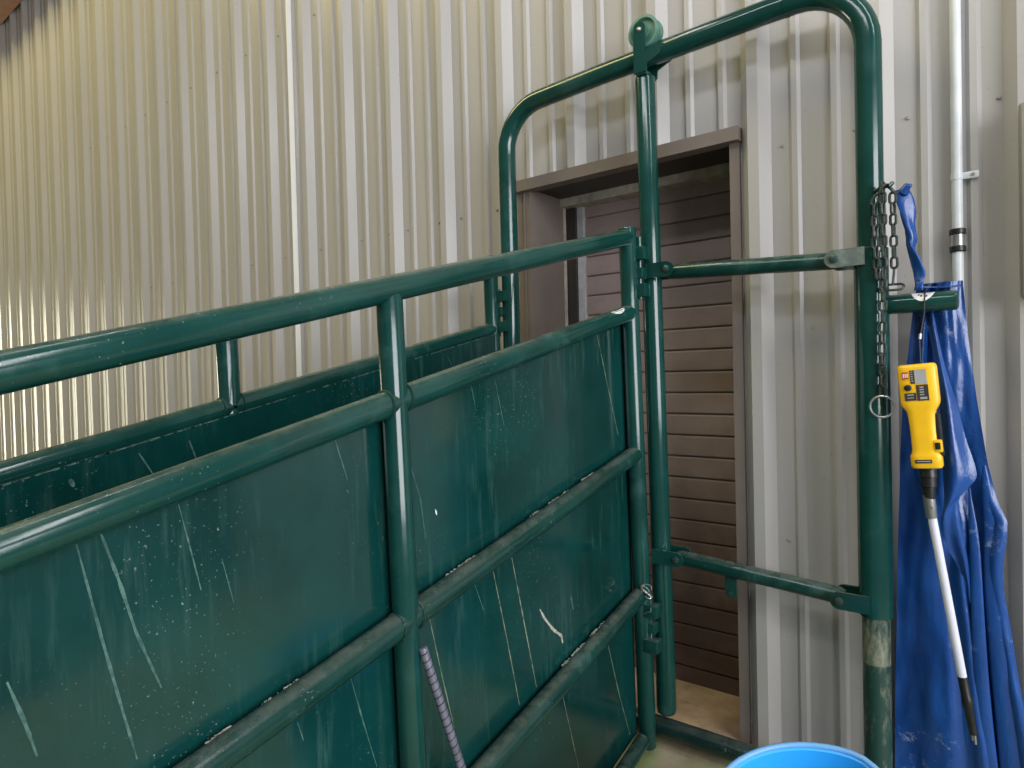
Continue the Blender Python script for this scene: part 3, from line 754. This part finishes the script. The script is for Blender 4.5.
wi.tube([Vector((-.1775, PY + .004, 1.128)), Vector((-.1765, PY + .006, 1.140))], .0035, M['steel'], 8)
wi.build('hanging_wire', prod)

# ------------------------------------------------------------------ blue tub
TC = Vector((-.254, 1.20, 0)); tub = thing('tub', 'bright blue plastic tub standing in front of the bow frame', 'tub', (TC.x, TC.y, rz(TC.y)))
tilt = Matrix.Rotation(math.atan(SL) * .9, 4, 'X')
H = .47
def tubmw(): return T((TC.x, TC.y + .03, rz(TC.y) + .01)) @ tilt
mw = tubmw(); n = 56
prof_o = [(.0, .002), (.155, .002), (.165, .012), (.188, H - .03), (.193, H - .012), (.195, H), (.190, H + .002), (.182, H - .004), (.160, .016), (0, .014)]
vs = []; fs = []; 
for r_2, z in prof_o:
    for i in range(n):
        a = 2 * PI * i / n; dent = 0
        if z > .3:                                        # squashed rim on the right-hand back
            dent = -.020 * math.exp(-((a - 1.18) / .22) ** 2)
        vs.append(mw @ Vector(((r_2 + dent) * math.cos(a), (r_2 + dent) * math.sin(a), z - (.012 * math.exp(-((a - 1.0) / .30) ** 2) if z > .3 else 0))))
for j in range(len(prof_o) - 1):
    for i in range(n): fs.append((j * n + i, j * n + (i + 1) % n, (j + 1) * n + (i + 1) % n, (j + 1) * n + i))
MB().add(vs, fs, M['tub']).build('body', tub, angle=50)
rimp = []
for i in range(n):
    a = 2 * PI * i / n; dent = -.020 * math.exp(-((a - 1.18) / .22) ** 2)
    rimp.append(mw @ Vector(((.190 + dent) * math.cos(a), (.190 + dent) * math.sin(a), H + .001 - .012 * math.exp(-((a - 1.0) / .30) ** 2))))
MB().tube(rimp, .0055, M['tub_rim'], 10, closed=True).build('rim', tub)

# ------------------------------------------------------------------ spiral-wrapped stick leaning on the near panel
stk = thing('stock_stick', 'grey spiral-wrapped stick leaning on the sheeted panel', 'stick', (-.80, 1.0, -.2))
sT, sBm = Vector((-.8425, .802, .592)), Vector((-.735, .995, -.19))
MB().capped(sT, sBm, .0082, M['stick'], 16, .4).build('rod', stk)
sp = MB(); dd = sBm - sT; L = dd.length; dn = dd.normalized(); e1 = dn.cross(Vector((0, 1, 0))).normalized(); e2 = dn.cross(e1); pts = []
for i in range(900):
    t = i / 899; a = 2 * PI * t * L / .0145
    pts.append(sT + dd * (.01 + .98 * t) + (e1 * math.cos(a) + e2 * math.sin(a)) * .0082)
o = sp.tube(pts, .0011, M['black_matte'], 5).build('spiral_wrap', stk); o['label'] = 'thin dark spiral wrap'

# ------------------------------------------------------------------ light
world = bpy.data.worlds.new('world'); scene.world = world; world.use_nodes = True
wn = world.node_tree; bg = wn.nodes['Background']
tc = N(wn, 'ShaderNodeTexCoord'); sx = N(wn, 'ShaderNodeSeparateXYZ'); wn.links.new(tc.outputs['Generated'], sx.inputs[0])
wn.links.new(mix(wn, ramp(wn, sx.outputs['X'], -.9, .7), (.62, .56, .36), (.86, .94, 1.0)), bg.inputs[0])
bg.inputs[1].default_value = .21
def area(name, loc, target, sx, sy, power, col):
    l = bpy.data.lights.new(name, 'AREA'); l.shape = 'RECTANGLE'; l.size = sx; l.size_y = sy; l.energy = power; l.color = col
    o = bpy.data.objects.new(name, l); COL.objects.link(o); o.location = loc
    o.rotation_euler = (Vector(target) - Vector(loc)).to_track_quat('-Z', 'Y').to_euler(); return o
area('ceiling_light', (-.4, -.7, 3.5), (-.5, 1.8, 1.2), 2.4, .35, 34, (1, .99, 1))
area('tube_light', (2.0, .5, 4.3), (-.9, .6, .8), .30, 2.2, 38, (1, 1, 1))
area('tube_light', (-1.9, .2, 5.0), (-1.9, .2, 0), .10, 1.5, 14, (1, 1, 1))
area('right_doorway', (4.2, -.6, 1.9), (-1.2, 1.6, 1.3), 3.6, 2.8, 390, (.97, .97, 1))
area('left_doorway', (-13.5, .1, .9), (-4, 1.7, .9), 2.6, 3.0, 260, (1, .95, .74))
area('barn_lamp', (-5.4, -.9, 6.8), (-4.8, 1.86, 2.2), 5.0, 1.6, 330, (1, .84, .36))

# ------------------------------------------------------------------ camera
cam = bpy.data.cameras.new('camera'); co = bpy.data.objects.new('camera', cam); COL.objects.link(co); scene.camera = co
cam.sensor_fit = 'HORIZONTAL'; cam.sensor_width = 36; cam.lens = 652.4 / 1024 * 36; cam.clip_start = .02
yaw, pt, rl_ = math.radians(38.0), math.radians(1.0), math.radians(-1.407)
fw = Vector((-math.sin(yaw) * math.cos(pt), math.cos(yaw) * math.cos(pt), -math.sin(pt))); rt0 = Vector((math.cos(yaw), math.sin(yaw), 0)); up0 = rt0.cross(fw)
rt = rt0 * math.cos(rl_) + up0 * math.sin(rl_); up = up0 * math.cos(rl_) - rt0 * math.sin(rl_)
co.matrix_world = Matrix(((rt.x, up.x, -fw.x, 0), (rt.y, up.y, -fw.y, 0), (rt.z, up.z, -fw.z, 1.076), (0, 0, 0, 1)))

vs_ = scene.view_settings; vs_.view_transform = 'Standard'; vs_.look = 'None'; vs_.gamma = 1; vs_.exposure = -0.30; vs_.use_curve_mapping = False
scene.display_settings.display_device = 'sRGB'
